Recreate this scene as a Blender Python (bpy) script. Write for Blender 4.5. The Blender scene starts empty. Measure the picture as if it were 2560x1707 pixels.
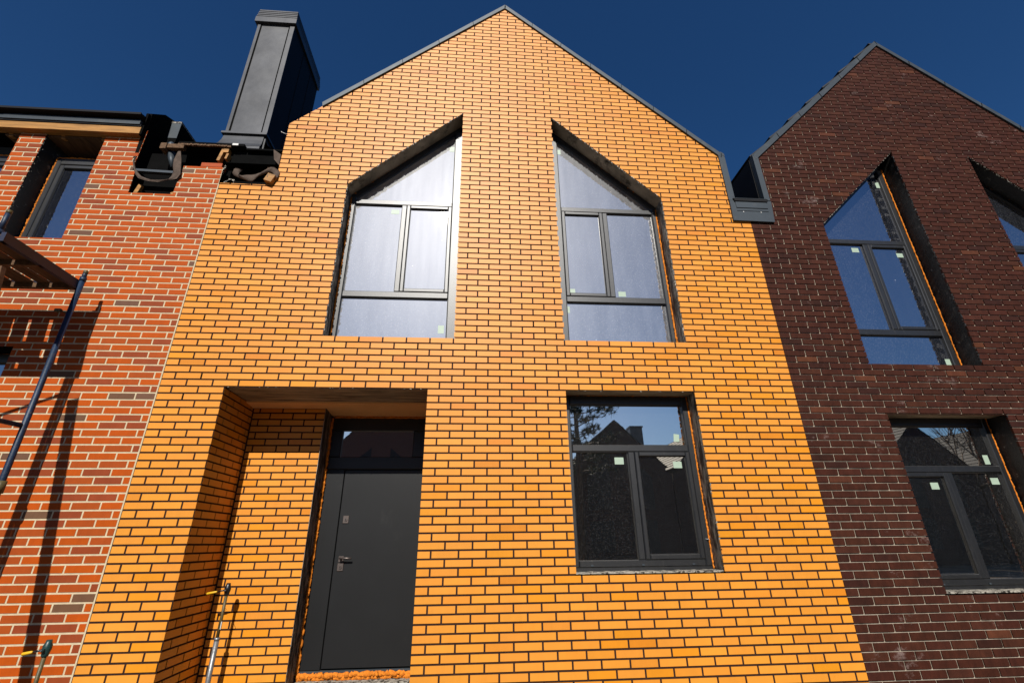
import bpy, math, random
from mathutils import Vector, Matrix, noise
random.seed(7)
scene = bpy.context.scene
C = bpy.data.collections.new('place'); scene.collection.children.link(C)

# ------------------------------------------------------------------ camera
cx, cy, cz = 3.1449, -4.6884, 1.5
yaw, pitch, roll = -0.0774969, 0.4046968, 0.0122021
cam = bpy.data.cameras.new('camera'); camo = bpy.data.objects.new('camera', cam); C.objects.link(camo)
Rz = Matrix.Rotation(yaw, 3, 'Z'); Rx = Matrix.Rotation(pitch, 3, 'X'); Ry = Matrix.Rotation(roll, 3, 'Y')
R = Rz @ Rx @ Ry
rt, fw, up = R @ Vector((1, 0, 0)), R @ Vector((0, 1, 0)), R @ Vector((0, 0, 1))
camo.matrix_world = Matrix(((rt.x, up.x, -fw.x, cx), (rt.y, up.y, -fw.y, cy), (rt.z, up.z, -fw.z, cz), (0, 0, 0, 1)))
cam.sensor_width = 36; cam.sensor_fit = 'HORIZONTAL'; cam.lens = 1174.4476 / 2560 * 36
cam.clip_start = 0.05; cam.clip_end = 2000
scene.camera = camo

# ------------------------------------------------------------------ light
SUN = Vector((0.085, 1.0, -0.785)).normalized()          # direction the light travels
elev = math.asin(-SUN.z)
w = bpy.data.worlds.new('World'); scene.world = w; w.use_nodes = True
nt = w.node_tree; bg = nt.nodes['Background']
sky = nt.nodes.new('ShaderNodeTexSky'); sky.sky_type = 'NISHITA'; sky.sun_disc = False
sky.sun_elevation = elev; sky.sun_rotation = math.atan2(-SUN.x, -SUN.y)
sky.altitude = 0; sky.air_density = 1.0; sky.dust_density = 1.0; sky.ozone_density = 8.0
hs = nt.nodes.new('ShaderNodeHueSaturation'); hs.inputs['Hue'].default_value = .503; hs.inputs['Saturation'].default_value = 1.16; nt.links.new(sky.outputs[0], hs.inputs['Color'])
nt.links.new(hs.outputs[0], bg.inputs[0]); bg.inputs[1].default_value = 0.05
sl = bpy.data.lights.new('sun', 'SUN'); sl.energy = 4.6; sl.angle = math.radians(0.5); sl.color = (1, 0.955, 0.88)
so = bpy.data.objects.new('sun', sl); C.objects.link(so); so.rotation_euler = SUN.to_track_quat('-Z', 'Y').to_euler()
so.location = (0, -20, 20)
vs = scene.view_settings
vs.view_transform = 'Standard'; vs.look = 'None'; vs.gamma = 1; vs.exposure = 0.47
try: scene.display_settings.display_device = 'sRGB'
except Exception: pass

# ------------------------------------------------------------------ helpers
def empty(name, label, cat, loc=(0, 0, 0), group=None):
    o = bpy.data.objects.new(name, None); C.objects.link(o); o.location = loc
    o['label'] = label; o['category'] = cat
    if group: o['group'] = group
    return o

class MB:
    """collects faces in world coordinates; build() links them as one mesh object"""
    def __init__(s): s.v = []; s.f = []; s.m = []; s.c = []; s.sm = []
    def face(s, pts, m=0, col=(1, 1, 1), smooth=False):
        n = len(s.v); s.v += [tuple(p) for p in pts]; s.f.append(tuple(range(n, n + len(pts))))
        s.m.append(m); s.c.append(col); s.sm.append(smooth)
    def box(s, a, b, m=0, col=(1, 1, 1), rot=None, pivot=None):
        x0, y0, z0 = a; x1, y1, z1 = b
        P = [Vector(p) for p in ((x0, y0, z0), (x1, y0, z0), (x1, y1, z0), (x0, y1, z0), (x0, y0, z1), (x1, y0, z1), (x1, y1, z1), (x0, y1, z1))]
        if rot is not None:
            pv = Vector(pivot) if pivot else (Vector(a) + Vector(b)) / 2
            P = [rot @ (p - pv) + pv for p in P]
        for q in ((0, 1, 5, 4), (1, 2, 6, 5), (2, 3, 7, 6), (3, 0, 4, 7), (4, 5, 6, 7), (3, 2, 1, 0)):
            s.face([P[i] for i in q], m, col)
    def prism(s, poly, y0, y1, m=0, col=(1, 1, 1)):
        """poly in (x,z), counter clockwise seen from -y, from depth y0 to y1"""
        n = len(poly)
        s.face([(p[0], y0, p[1]) for p in poly], m, col)
        s.face([(p[0], y1, p[1]) for p in reversed(poly)], m, col)
        for i in range(n):
            a, b = poly[i], poly[(i + 1) % n]
            s.face([(a[0], y0, a[1]), (a[0], y1, a[1]), (b[0], y1, b[1]), (b[0], y0, b[1])], m, col)
    def prismx(s, poly, x0, x1, m=0):
        """poly in (y,z)"""
        n = len(poly)
        s.face([(x0, p[0], p[1]) for p in poly], m); s.face([(x1, p[0], p[1]) for p in reversed(poly)], m)
        for i in range(n):
            a, b = poly[i], poly[(i + 1) % n]
            s.face([(x0, a[0], a[1]), (x0, b[0], b[1]), (x1, b[0], b[1]), (x1, a[0], a[1])], m)
    def tube(s, pts, r, seg=14, m=0, caps=True, jit=0.0):
        pts = [Vector(p) for p in pts]; n = len(pts)
        rr = r if isinstance(r, (list, tuple)) else [r] * n
        rings = []; ref = None
        for i, p in enumerate(pts):
            d = (pts[min(i + 1, n - 1)] - pts[max(i - 1, 0)]).normalized()
            if ref is None: ref = Vector((0, 0, 1)) if abs(d.z) < .9 else Vector((1, 0, 0))
            u = (ref - d * ref.dot(d)).normalized(); ref = u; v = d.cross(u)
            base = len(s.v)
            for k in range(seg):
                a = 2 * math.pi * k / seg; q = rr[i] * (1 + (random.uniform(-jit, jit) if jit else 0))
                s.v.append(tuple(p + u * (math.cos(a) * q) + v * (math.sin(a) * q)))
            rings.append(base)
        for i in range(n - 1):
            for k in range(seg):
                k2 = (k + 1) % seg
                s.f.append((rings[i] + k, rings[i] + k2, rings[i + 1] + k2, rings[i + 1] + k)); s.m.append(m); s.c.append((1, 1, 1)); s.sm.append(True)
        if caps:
            s.f.append(tuple(rings[0] + k for k in reversed(range(seg)))); s.m.append(m); s.c.append((1, 1, 1)); s.sm.append(False)
            s.f.append(tuple(rings[-1] + k for k in range(seg))); s.m.append(m); s.c.append((1, 1, 1)); s.sm.append(False)
    def sheet(s, A, B, th=0.004, m=0, sub=6):
        """thick cloth strip lofted between polylines A and B (same length), wrinkled"""
        n = len(A); rows = []
        A = [Vector(a) for a in A]; B = [Vector(b) for b in B]
        for i in range(n):
            row = []
            for k in range(sub + 1):
                t = k / sub; p = A[i].lerp(B[i], t)
                p = p + Vector((0, -0.012 * math.sin(math.pi * t) + 0.016 * noise.noise(p * 9), 0.004 * noise.noise(p * 14)))
                row.append(p)
            rows.append(row)
        for dy, rev in ((0, False), (th, True)):
            base = len(s.v)
            for row in rows:
                for p in row: s.v.append((p.x, p.y + dy, p.z))
            for i in range(n - 1):
                for k in range(sub):
                    a = base + i * (sub + 1) + k; q = (a, a + 1, a + sub + 2, a + sub + 1)
                    s.f.append(q if not rev else tuple(reversed(q))); s.m.append(m); s.c.append((1, 1, 1)); s.sm.append(True)
        bA = base - n * (sub + 1)
        for i in range(n - 1):
            for k in (0, sub):
                a = bA + i * (sub + 1) + k; b = base + i * (sub + 1) + k
                s.f.append((a, b, b + sub + 1, a + sub + 1)); s.m.append(m); s.c.append((1, 1, 1)); s.sm.append(True)
    def build(s, name, mats, parent=None):
        me = bpy.data.meshes.new(name)
        o = bpy.data.objects.new(name, me); C.objects.link(o)
        off = Vector((0, 0, 0)); q = parent
        while q is not None: off += q.location; q = q.parent
        me.from_pydata([(a[0] - off.x, a[1] - off.y, a[2] - off.z) for a in s.v], [], s.f)
        if not isinstance(mats, (list, tuple)): mats = [mats]
        for m in mats: me.materials.append(m)
        me.polygons.foreach_set('material_index', s.m); me.polygons.foreach_set('use_smooth', s.sm)
        at = me.attributes.new('bc', 'FLOAT_COLOR', 'FACE')
        flat = []
        for c in s.c: flat += [c[0], c[1], c[2], 1.0]
        at.data.foreach_set('color', flat)
        me.update()
        if parent: o.parent = parent
        return o

def clip(poly, a, b, c):
    """keep a*x+b*z<=c"""
    out = []; n = len(poly)
    for i in range(n):
        p, q = poly[i], poly[(i + 1) % n]
        dp, dq = a * p[0] + b * p[1] - c, a * q[0] + b * q[1] - c
        if dp <= 1e-9: out.append(p)
        if (dp < -1e-9 and dq > 1e-9) or (dp > 1e-9 and dq < -1e-9):
            t = dp / (dp - dq); out.append((p[0] + (q[0] - p[0]) * t, p[1] + (q[1] - p[1]) * t))
    return out
def area(p): return 0.5 * abs(sum(p[i][0] * p[(i + 1) % len(p)][1] - p[(i + 1) % len(p)][0] * p[i][1] for i in range(len(p)))) if len(p) > 2 else 0
def edges(H):
    r = []
    for i in range(len(H)):
        p, q = H[i], H[(i + 1) % len(H)]
        a, b = q[1] - p[1], p[0] - q[0]; r.append((a, b, a * p[0] + b * p[1]))   # inside (ccw): a*x+b*z<=c
    return r
def subtract(polys, H):
    E = edges(H); out = []
    hx0 = min(p[0] for p in H); hx1 = max(p[0] for p in H); hz0 = min(p[1] for p in H); hz1 = max(p[1] for p in H)
    for P in polys:
        if max(p[0] for p in P) <= hx0 or min(p[0] for p in P) >= hx1 or max(p[1] for p in P) <= hz0 or min(p[1] for p in P) >= hz1:
            out.append(P); continue
        for (a, b, c) in E:
            o = clip(P, -a, -b, -c)
            if area(o) > 1e-6: out.append(o)
            P = clip(P, a, b, c)
            if area(P) < 1e-7: break
    return out

# ------------------------------------------------------------------ materials
def new_mat(name):
    m = bpy.data.materials.new(name); m.use_nodes = True
    return m, m.node_tree, m.node_tree.nodes['Principled BSDF']
def N(t, typ, **kw):
    n = t.nodes.new(typ)
    for k, v in kw.items(): setattr(n, k, v)
    return n
def noise_node(t, scale, detail=4, rough=.6, stretch=None):
    tc = N(t, 'ShaderNodeTexCoord'); mp = N(t, 'ShaderNodeMapping'); t.links.new(tc.outputs['Object'], mp.inputs[0])
    if stretch: mp.inputs['Scale'].default_value = stretch
    n = N(t, 'ShaderNodeTexNoise'); n.inputs['Scale'].default_value = scale; n.inputs['Detail'].default_value = detail; n.inputs['Roughness'].default_value = rough
    t.links.new(mp.outputs[0], n.inputs['Vector']); return n
def ramp(t, src, p0, p1, c0=(0, 0, 0, 1), c1=(1, 1, 1, 1)):
    r = N(t, 'ShaderNodeValToRGB'); r.color_ramp.elements[0].position = p0; r.color_ramp.elements[1].position = p1
    r.color_ramp.elements[0].color = c0; r.color_ramp.elements[1].color = c1
    t.links.new(src, r.inputs[0]); return r
def mix(t, fac, a, b, mode='MIX'):
    n = N(t, 'ShaderNodeMix', data_type='RGBA', blend_type=mode)
    if isinstance(fac, (int, float)): n.inputs[0].default_value = fac
    else: t.links.new(fac, n.inputs[0])
    for i, x in ((6, a), (7, b)):
        if isinstance(x, (tuple, list)): n.inputs[i].default_value = (*x[:3], 1)
        else: t.links.new(x, n.inputs[i])
    return n.outputs[2]
ALB = .68
def surf(name, base, rough=.6, var=.25, scale=6, bump=.1, bscale=60, spec=.5, metal=0, dirt=None, dirt_at=(.55, .7), dscale=12, stretch=None, dstretch=None, rvar=0.0):
    base = tuple(c * ALB for c in base); dirt = tuple(c * ALB for c in dirt) if dirt else None
    m, t, b = new_mat(name)
    n1 = noise_node(t, scale, stretch=stretch)
    r = ramp(t, n1.outputs[0], .3, .7, tuple(c * (1 - var) for c in base) + (1,), tuple(min(1, c * (1 + var)) for c in base) + (1,))
    col = r.outputs[0]
    if dirt:
        n2 = noise_node(t, dscale, 6, .7, stretch=dstretch)
        col = mix(t, ramp(t, n2.outputs[0], *dirt_at).outputs[0], col, dirt)
    t.links.new(col, b.inputs['Base Color'])
    b.inputs['Roughness'].default_value = rough; b.inputs['Specular IOR Level'].default_value = spec; b.inputs['Metallic'].default_value = metal
    if rvar:
        mr = N(t, 'ShaderNodeMapRange'); mr.inputs[3].default_value = rough - rvar; mr.inputs[4].default_value = rough + rvar
        t.links.new(noise_node(t, 3.5, 3).outputs[0], mr.inputs[0]); t.links.new(mr.outputs[0], b.inputs['Roughness'])
    if bump:
        nb = noise_node(t, bscale, 5, .65, stretch=stretch); bp = N(t, 'ShaderNodeBump'); bp.inputs['Strength'].default_value = bump; bp.inputs['Distance'].default_value = .01
        t.links.new(nb.outputs[0], bp.inputs['Height']); t.links.new(bp.outputs[0], b.inputs['Normal'])
    return m
def brickmat(name, rough, bump, fine, streak, spec=.4, chalk=None, chalk_at=(.62, .78)):
    m, t, b = new_mat(name)
    at = N(t, 'ShaderNodeAttribute', attribute_name='bc')
    n1 = noise_node(t, 9, 5, .65); r = ramp(t, n1.outputs[0], .25, .75, (1 - fine,) * 3 + (1,), (1 + fine,) * 3 + (1,))
    col = mix(t, 1.0, at.outputs[0], r.outputs[0], 'MULTIPLY')
    n3 = noise_node(t, 5, 6, .7, stretch=(6, 1, 1)); r3 = ramp(t, n3.outputs[0], .3, .7, (1 - streak,) * 3 + (1,), (1, 1, 1, 1))
    col = mix(t, 1.0, col, r3.outputs[0], 'MULTIPLY')
    n6 = noise_node(t, .9, 4, .6); r6 = ramp(t, n6.outputs[0], .3, .7, (.93, .91, .87, 1), (1.03, 1.03, 1.04, 1)); col = mix(t, 1.0, col, r6.outputs[0], 'MULTIPLY')
    if chalk:
        n4 = noise_node(t, 2.2, 8, .75, stretch=(1, 1, 1.4)); col = mix(t, ramp(t, n4.outputs[0], *chalk_at, (0, 0, 0, 1), (.5, .5, .5, 1)).outputs[0], col, chalk)
    t.links.new(col, b.inputs['Base Color']); b.inputs['Roughness'].default_value = rough; b.inputs['Specular IOR Level'].default_value = spec
    nb = noise_node(t, 110, 4, .7); bp = N(t, 'ShaderNodeBump'); bp.inputs['Strength'].default_value = bump; bp.inputs['Distance'].default_value = .004
    t.links.new(nb.outputs[0], bp.inputs['Height']); t.links.new(bp.outputs[0], b.inputs['Normal'])
    return m
M = {}
M['yb'] = brickmat('yellow_clinker', .48, .12, .05, .05, .3)
M['ob'] = brickmat('orange_clinker', .6, .2, .10, .12, .12, (.5, .3, .22), (.72, .86))
M['bb'] = brickmat('brown_clinker', .75, .6, .34, .3, .12, (.42, .33, .30), (.60, .76))
M['ym'] = surf('brown_mortar', (.036, .016, .012), .9, .25, 30, .4, spec=.2)
M['om'] = surf('cream_mortar', (.68, .56, .37), .9, .12, 20, .4, spec=.2)
M['bm'] = surf('grey_mortar', (.42, .36, .28), .9, .4, 9, .5, spec=.2)
M['bit'] = surf('black_bitumen', (.014, .012, .010), .55, .4, 9, .6, 40, dirt=(.42, .37, .30), dirt_at=(.45, .60), dscale=9, dstretch=(3, 3, .6))
M['bitc'] = surf('smooth_bitumen', (.012, .011, .010), .6, .4, 9, .4, 40, dirt=(.2, .18, .15), dirt_at=(.60, .68), dscale=14)
M['conc'] = surf('raw_concrete', (.42, .32, .22), .9, .35, 5, .5, 50, spec=.2, dirt=(.05, .035, .025), dirt_at=(.5, .68), dscale=9, stretch=(.35, 2.5, 1), dstretch=(.3, 3, 1))
M['slopec'] = surf('slope_concrete', (.40, .33, .25), .9, .4, 4, .6, 45, spec=.2, dirt=(.03, .025, .02), dirt_at=(.52, .7), dscale=6)
M['plaster'] = surf('bounce_tinted_plaster', (1.15, .60, .24), .9, .08, 3, .2, 90, spec=.2)  # orange bounce off the brick is painted into this base colour
M['crumb'] = surf('mortar_crumb', (.62, .58, .50), .9, .3, 25, .3)
M['sill'] = surf('chipped_sill_mortar', (.42, .39, .33), .9, .3, 25, .8, 60, spec=.2, dirt=(.04, .035, .03), dirt_at=(.5, .56), dscale=26, dstretch=(1, 1, 2))
M['frame'] = surf('anthracite_frame', (.009, .0095, .011), .42, .25, 5, .06, 120, spec=.7, dirt=(.05, .046, .042), dirt_at=(.55, .9), dscale=18, dstretch=(2.5, 1, .5))
M['gasket'] = surf('black_gasket', (.008, .008, .008), .5, .2, 8, 0)
M['door'] = surf('door_leaf_steel', (.011, .0115, .0125), .45, .10, 3, .05, 260, spec=.28, dirt=(.04, .04, .038), dirt_at=(.6, .95), dscale=3, dstretch=(1, 1, .5))
M['foam'] = surf('orange_foam', (.80, .24, .02), .85, .4, 35, .8, 60, spec=.2)
M['stick'] = surf('pale_green_sticker', (.42, .54, .42), .5, .06, 10, 0)
M['metal'] = surf('grey_sheet_metal', (.058, .072, .085), .5, .10, 3, .05, 200, spec=.3, metal=.25, dirt=(.16, .16, .15), dirt_at=(.55, .95), dscale=4)
M['chim'] = surf('chimney_sheet', (.066, .068, .073), .35, .30, 2.6, .10, 3.5, spec=.6, metal=.3, rvar=.06)
M['dark'] = surf('black_and_shaded_sheet', (.0085, .0085, .010), .6, .2, 5, .05, 100, spec=.15)  # black sheet parts, and the shade painted on the chimney's right side
M['memb_shade'] = surf('membrane_and_shade_black', (.004, .004, .004), .9, .3, 7, .3, 40, spec=.05)  # roof membrane and seams; also painted shade in the valley recesses
M['fabric'] = surf('brown_geotextile', (.13, .095, .075), .9, .25, 14, .5, 120, spec=.15)
M['wood'] = surf('yellow_timber', (.44, .21, .05), .6, .35, 5, .15, 30, spec=.3, stretch=(.7, 6, 6), dirt=(.16, .06, .015), dirt_at=(.6, .72), dscale=4, dstretch=(.6, 5, 5))
M['oldwood'] = surf('weathered_plank', (.15, .085, .045), .8, .5, 5, .3, 30, spec=.2, stretch=(6, .7, 6))
M['paint'] = surf('blue_scaffold_paint', (.003, .022, .062), .5, .25, 12, .2, 60, spec=.4, dirt=(.14, .10, .07), dirt_at=(.6, .68), dscale=25)
M['steel'] = surf('galvanised_pipe', (.30, .31, .32), .42, .25, 12, .15, 60, spec=.5, metal=.6, dirt=(.55, .5, .42), dirt_at=(.62, .7), dscale=30)
M['brass'] = surf('yellow_green_pipe', (.11, .085, .03), .5, .35, 20, .2, 60, spec=.4, dirt=(.10, .07, .03), dirt_at=(.55, .65), dscale=20)
M['lever'] = surf('yellow_lever', (.85, .50, .015), .45, .1, 10, 0)
M['black'] = surf('black_plastic', (.012, .012, .013), .35, .2, 10, .1)
M['teal'] = surf('teal_valve_coating', (.010, .045, .042), .4, .3, 10, .1)
M['chrome'] = surf('nickel', (.20, .165, .15), .42, .05, 10, 0, metal=.8)
M['white'] = surf('white_plastic', (.75, .75, .72), .5, .05, 10, 0)
M['tile'] = surf('grey_roof_tile', (.045, .048, .055), .75, .25, 6, .3, 50, spec=.2)
M['ground'] = surf('trampled_sand', (.20, .165, .125), .95, .3, .8, .6, 14, spec=.1, dirt=(.10, .08, .06), dirt_at=(.45, .7), dscale=.6)
M['shell'] = surf('block_wall', (.25, .24, .22), .9, .2, 3, .3, 30)
M['bark'] = surf('bark', (.09, .06, .04), .9, .4, 8, .6, 30)
M['needle'] = surf('pine_needles', (.035, .06, .022), .7, .5, 2, 0)
def glass(name, refl, rough2, w2, dust, speck, tint, dstretch=(1, 1, .25)):
    m, t, b = new_mat(name); t.nodes.remove(b); out = t.nodes['Material Output']
    d = N(t, 'ShaderNodeBsdfDiffuse')
    nd = noise_node(t, 5, 6, .7, stretch=dstretch); r = ramp(t, nd.outputs[0], .35, .8, tuple(c * .6 for c in dust) + (1,), tuple(c * 1.5 for c in dust) + (1,))
    ns = noise_node(t, 150, 3, .6, stretch=(1, 1, .6)); rs = ramp(t, ns.outputs[0], .56, .78)
    col = mix(t, rs.outputs[0], r.outputs[0], (speck,) * 3)
    n5 = noise_node(t, 16, 2, .5); r5 = ramp(t, n5.outputs[0], .795, .80); col = mix(t, r5.outputs[0], col, (.6, .6, .6))
    t.links.new(col, d.inputs[0])
    g = N(t, 'ShaderNodeBsdfGlossy'); g.inputs['Roughness'].default_value = .012; g.inputs[0].default_value = (*[refl * c for c in tint], 1)
    nb = noise_node(t, 1.3, 2); bp = N(t, 'ShaderNodeBump'); bp.inputs['Strength'].default_value = .012; bp.inputs['Distance'].default_value = .05
    t.links.new(nb.outputs[0], bp.inputs['Height']); t.links.new(bp.outputs[0], g.inputs['Normal'])
    h = N(t, 'ShaderNodeBsdfGlossy'); h.inputs['Roughness'].default_value = rough2
    nh = noise_node(t, 3, 6, .7, stretch=(4, 1, .3)); rh = ramp(t, nh.outputs[0], .2, .8, (w2 * .8,) * 3 + (1,), (w2 * 1.2,) * 3 + (1,)); t.links.new(rh.outputs[0], h.inputs[0])
    a1 = N(t, 'ShaderNodeAddShader'); a2 = N(t, 'ShaderNodeAddShader')
    t.links.new(d.outputs[0], a1.inputs[0]); t.links.new(g.outputs[0], a1.inputs[1]); t.links.new(a1.outputs[0], a2.inputs[0]); t.links.new(h.outputs[0], a2.inputs[1])
    t.links.new(a2.outputs[0], out.inputs[0]); return m
M['gu'] = glass('dusty_upper_glass', .47, .45, .034, (.05, .053, .060), .22, (1, .97, .93))
M['gl'] = glass('lower_glass', .92, .32, .005, (.003, .003, .003), .055, (1.0, .92, .80))

M['go'] = glass('low_dust_glass', .42, .36, .002, (.004, .0045, .007), .06, (.92, .95, 1))  # nearly dust-free panes of the orange house
M['gb'] = glass('clean_upper_glass', .46, .38, .004, (.006, .007, .010), .10, (.94, .95, 1))

# ------------------------------------------------------------------ brickwork
H = 0.0724765; Z0 = 2.968175; BW = 0.25
def pick(pal):
    x = random.random(); s = 0
    for wgt, c in pal:
        s += wgt
        if x <= s: break
    k = ALB * random.uniform(.95, 1.05)
    return (c[0] * k, c[1] * k * random.uniform(.97, 1.03), c[2] * k * random.uniform(.92, 1.08))
PY = [(.76, (.90, .348, .036)), (.13, (.87, .322, .030)), (.09, (.87, .318, .011)), (.02, (.80, .270, .014))]
PO = [(.54, (.55, .093, .005)), (.27, (.46, .086, .012)), (.15, (.34, .067, .020)), (.06, (.19, .095, .055))]
PB = [(.70, (.066, .0180, .0096)), (.18, (.078, .0235, .0125)), (.09, (.048, .0145, .009)), (.03, (.12, .038, .018))]

def brickwork(mb, planes, holes, x0, x1, z0, z1, zoff, rows, pal, jt, depth, tr, hv=0, mi=1):
    """planes: half planes kept; holes: convex polygons cut; rows(r) -> joint positions in metres;
       tr maps (s, z, d) to world, d is depth behind the brick face"""
    r0 = int(math.floor((z0 - zoff) / H)) - 1; r1 = int(math.ceil((z1 - zoff) / H)) + 1
    for r in range(r0, r1):
        zb = zoff + r * H
        js = sorted(rows(r, zb)); xs = [x0 - jt / 2] + [j for j in js if x0 + .02 < j < x1 - .02] + [x1 + jt / 2]
        for i in range(len(xs) - 1):
            a, b = xs[i] + jt / 2, xs[i + 1] - jt / 2
            jz = random.uniform(-.0006, .0006)
            P = [(a, max(z0, zb + jt / 2 + jz)), (b, max(z0, zb + jt / 2 + jz)), (b, min(z1, zb + H - jt / 2 + jz)), (a, min(z1, zb + H - jt / 2 + jz))]
            if P[0][1] >= P[2][1] - 1e-4: continue
            for pl in planes:
                P = clip(P, *pl)
                if area(P) < 1e-5: break
            if area(P) < 2e-5: continue
            Q = [P]
            for h in holes: Q = subtract(Q, h)
            c = pick(pal); f = random.uniform(-.0007, .0007)
            for q in Q:
                if area(q) < 4e-5: continue
                mb.face([tr(p[0], p[1], f) for p in q], mi, c)
                for k in range(len(q)):
                    p, n = q[k], q[(k + 1) % len(q)]
                    mb.face([tr(p[0], p[1], f), tr(p[0], p[1], depth), tr(n[0], n[1], depth), tr(n[0], n[1], f)], mi, c)
def backing(mb, planes, holes, x0, x1, z0, z1, tr, d, mi=0):
    P = [(x0, z0), (x1, z0), (x1, z1), (x0, z1)]
    for pl in planes: P = clip(P, *pl)
    Q = [P]
    for h in holes: Q = subtract(Q, h)
    for q in Q: mb.face([tr(p[0], p[1], d) for p in q], mi)
def line(p, q):
    """half plane below/left of the directed line p->q kept on its right side"""
    a, b = -(q[1] - p[1]), (q[0] - p[0]); return (a, b, a * p[0] + b * p[1])
front = lambda s, z, d: (s, d, z)

def grow(P, g=.012):
    cxp = sum(p[0] for p in P) / len(P); czp = sum(p[1] for p in P) / len(P)
    return [(p[0] + (g if p[0] > cxp else -g), p[1] + (g if p[1] > czp else -g)) for p in P]
def reveal(mb, poly, y0, y1, mis):
    """inside faces of an opening; poly ccw (x,z)"""
    for i in range(len(poly)):
        a, b = poly[i], poly[(i + 1) % len(poly)]
        mb.face([(a[0], y0, a[1]), (b[0], y0, b[1]), (b[0], y1, b[1]), (a[0], y1, a[1])], mis[i])
def chips(mb, p, q, n, y, size, mi):
    """ragged mortar crumbs hanging along an edge from p to q (x,z)"""
    for i in range(n):
        t = random.random(); x = p[0] + (q[0] - p[0]) * t; z = p[1] + (q[1] - p[1]) * t
        s = size * random.uniform(.4, 1.3); L = s * random.uniform(1, 3)
        rot = Matrix.Rotation(-math.atan2(q[1] - p[1], q[0] - p[0]) + random.uniform(-.4, .4), 3, 'Y')
        yy = y + random.uniform(-.002, .012)
        mb.box((x - L / 2, yy, z - s / 2), (x + L / 2, yy + s, z + s / 2), mi, rot=rot)

# =========================================================== the yellow house
def yrows(r, zb):
    odd = r % 2
    if zb >= Z0 - .01:
        l = [(.5 if odd else 1) + k for k in range(16)]; l = [u for u in l if u < 16.1]
        rr = [(16.35 if odd else 16.85) + k for k in range(12)]
        return [u * BW for u in l + rr]
    if zb > Z0 - 24.5 * H:
        return [((.5 if odd else 1) + k) * BW for k in range(16)] + [((22.35 if odd else 22.85) + k) * BW for k in range(5)]
    return [((.5 if odd else 1) + k) * BW * .998 for k in range(27)]
YW = 6.593
wUL = [(1.500, 3.550), (2.880, 3.550), (2.880, 6.880), (1.500, 5.585)]
wUR = [(4.092, 3.550), (5.462, 3.550), (5.462, 5.570), (4.092, 6.880)]
wLW = [(4.068, 1.229), (5.465, 1.229), (5.465, 2.966), (4.068, 2.966)]
porch = [(.622, 0), (2.632, 0), (2.632, 2.966), (.622, 2.966)]
yplanes = [line((.645, 6.530), (3.462, 9.150)), line((3.462, 9.150), (6.360, 6.336))]
yholes = [[(-1, 5.520), (.645, 5.520), (.645, 10), (-1, 10)], [(6.366, 5.245), (8, 5.245), (8, 10), (6.366, 10)], wUL, wUR, wLW, porch]
yh = empty('brick_house', 'middle terraced house of bright yellow-orange brick with a pointed gable and a dark front door', 'house', (3.3, 0, 0), 'terraced brick houses in a row')
mb = MB()
JY = .0165
brickwork(mb, yplanes, yholes, .006, YW - .004, 0, 9.2, Z0, yrows, PY, JY, .014, front)
backing(mb, yplanes, yholes[:2] + [grow(h_, .011) for h_ in yholes[2:5]] + [porch], .004, YW, 0, 9.2, front, .0065)
for _ in range(34):                                             # joints the mason missed, their inner shade drawn as black strips
    rr_ = random.randrange(-34, 70); zb = Z0 + rr_ * H; xj = random.choice(yrows(rr_, zb))
    c_ = (xj, zb + H / 2); ok = all(clip([(c_[0] - .01, c_[1] - .04), (c_[0] + .01, c_[1] - .04), (c_[0] + .01, c_[1] + .04), (c_[0] - .01, c_[1] + .04)], *p)[0:1] and p[0] * c_[0] + p[1] * c_[1] < p[2] - .1 for p in yplanes)
    inside = any(all(e[0] * c_[0] + e[1] * c_[1] < e[2] + .04 for e in edges(h_)) for h_ in yholes)
    if ok and not inside: mb.box((xj - .0065, .0035, zb + .008), (xj + .0065, .0062, zb + H - .006), 8)
# returns of the porch
sidey = lambda s, z, d: (.622 - d, s, z)
brickwork(mb, [], [], .012, .68, 0, 2.955, Z0, lambda r, zb: [(.25 if r % 2 == 0 else .125) + .25 * k for k in range(4)], PY, JY, .014, sidey)
mb.face([(.6155, .004, 0), (.6155, .69, 0), (.6155, .69, 2.966), (.6155, .004, 2.966)], 0)
backw = lambda s, z, d: (s, .68 + d, z)
brickwork(mb, [], [], .636, 1.425, 0, 2.925, Z0 - .02, lambda r, zb: [.63 + .25 * ((.29 if r % 2 else .77) + k) for k in range(4)], PY, JY, .014, backw)
mb.face([(.62, .6865, 0), (1.42, .6865, 0), (1.42, .6865, 2.94), (.62, .6865, 2.94)], 0)
# right side return of the porch (seen only from the left)
sider = lambda s, z, d: (2.632 + d, s, z)
brickwork(mb, [], [], .012, .90, 0, 2.955, Z0, lambda r, zb: [(.25 if r % 2 == 0 else .125) + .25 * k for k in range(4)], PY, JY, .014, sider)
mb.face([(2.6385, .004, 0), (2.6385, 1.0, 0), (2.6385, 1.0, 2.966), (2.6385, .004, 2.966)], 0)
# opening reveals: 2 bitumen, 3 concrete, 4 slope concrete, 5 chips
reveal(mb, grow(wUL), .0065, .40, [6, 2, 4, 2])
reveal(mb, grow(wUR), .0065, .40, [6, 2, 4, 2])
reveal(mb, grow(wLW), .0065, .40, [6, 2, 3, 2])
chips(mb, (1.50, 5.577), (2.87, 6.863), 46, -.002, .007, 9)
chips(mb, (4.10, 6.865), (5.455, 5.567), 46, -.002, .007, 9)
chips(mb, (5.458, 3.56), (5.458, 5.56), 30, .014, .005, 5)
chips(mb, (4.08, 2.966), (5.46, 2.966), 10, .002, .006, 5)
chips(mb, (.64, 2.966), (2.62, 2.966), 12, .002, .006, 5)
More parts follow.
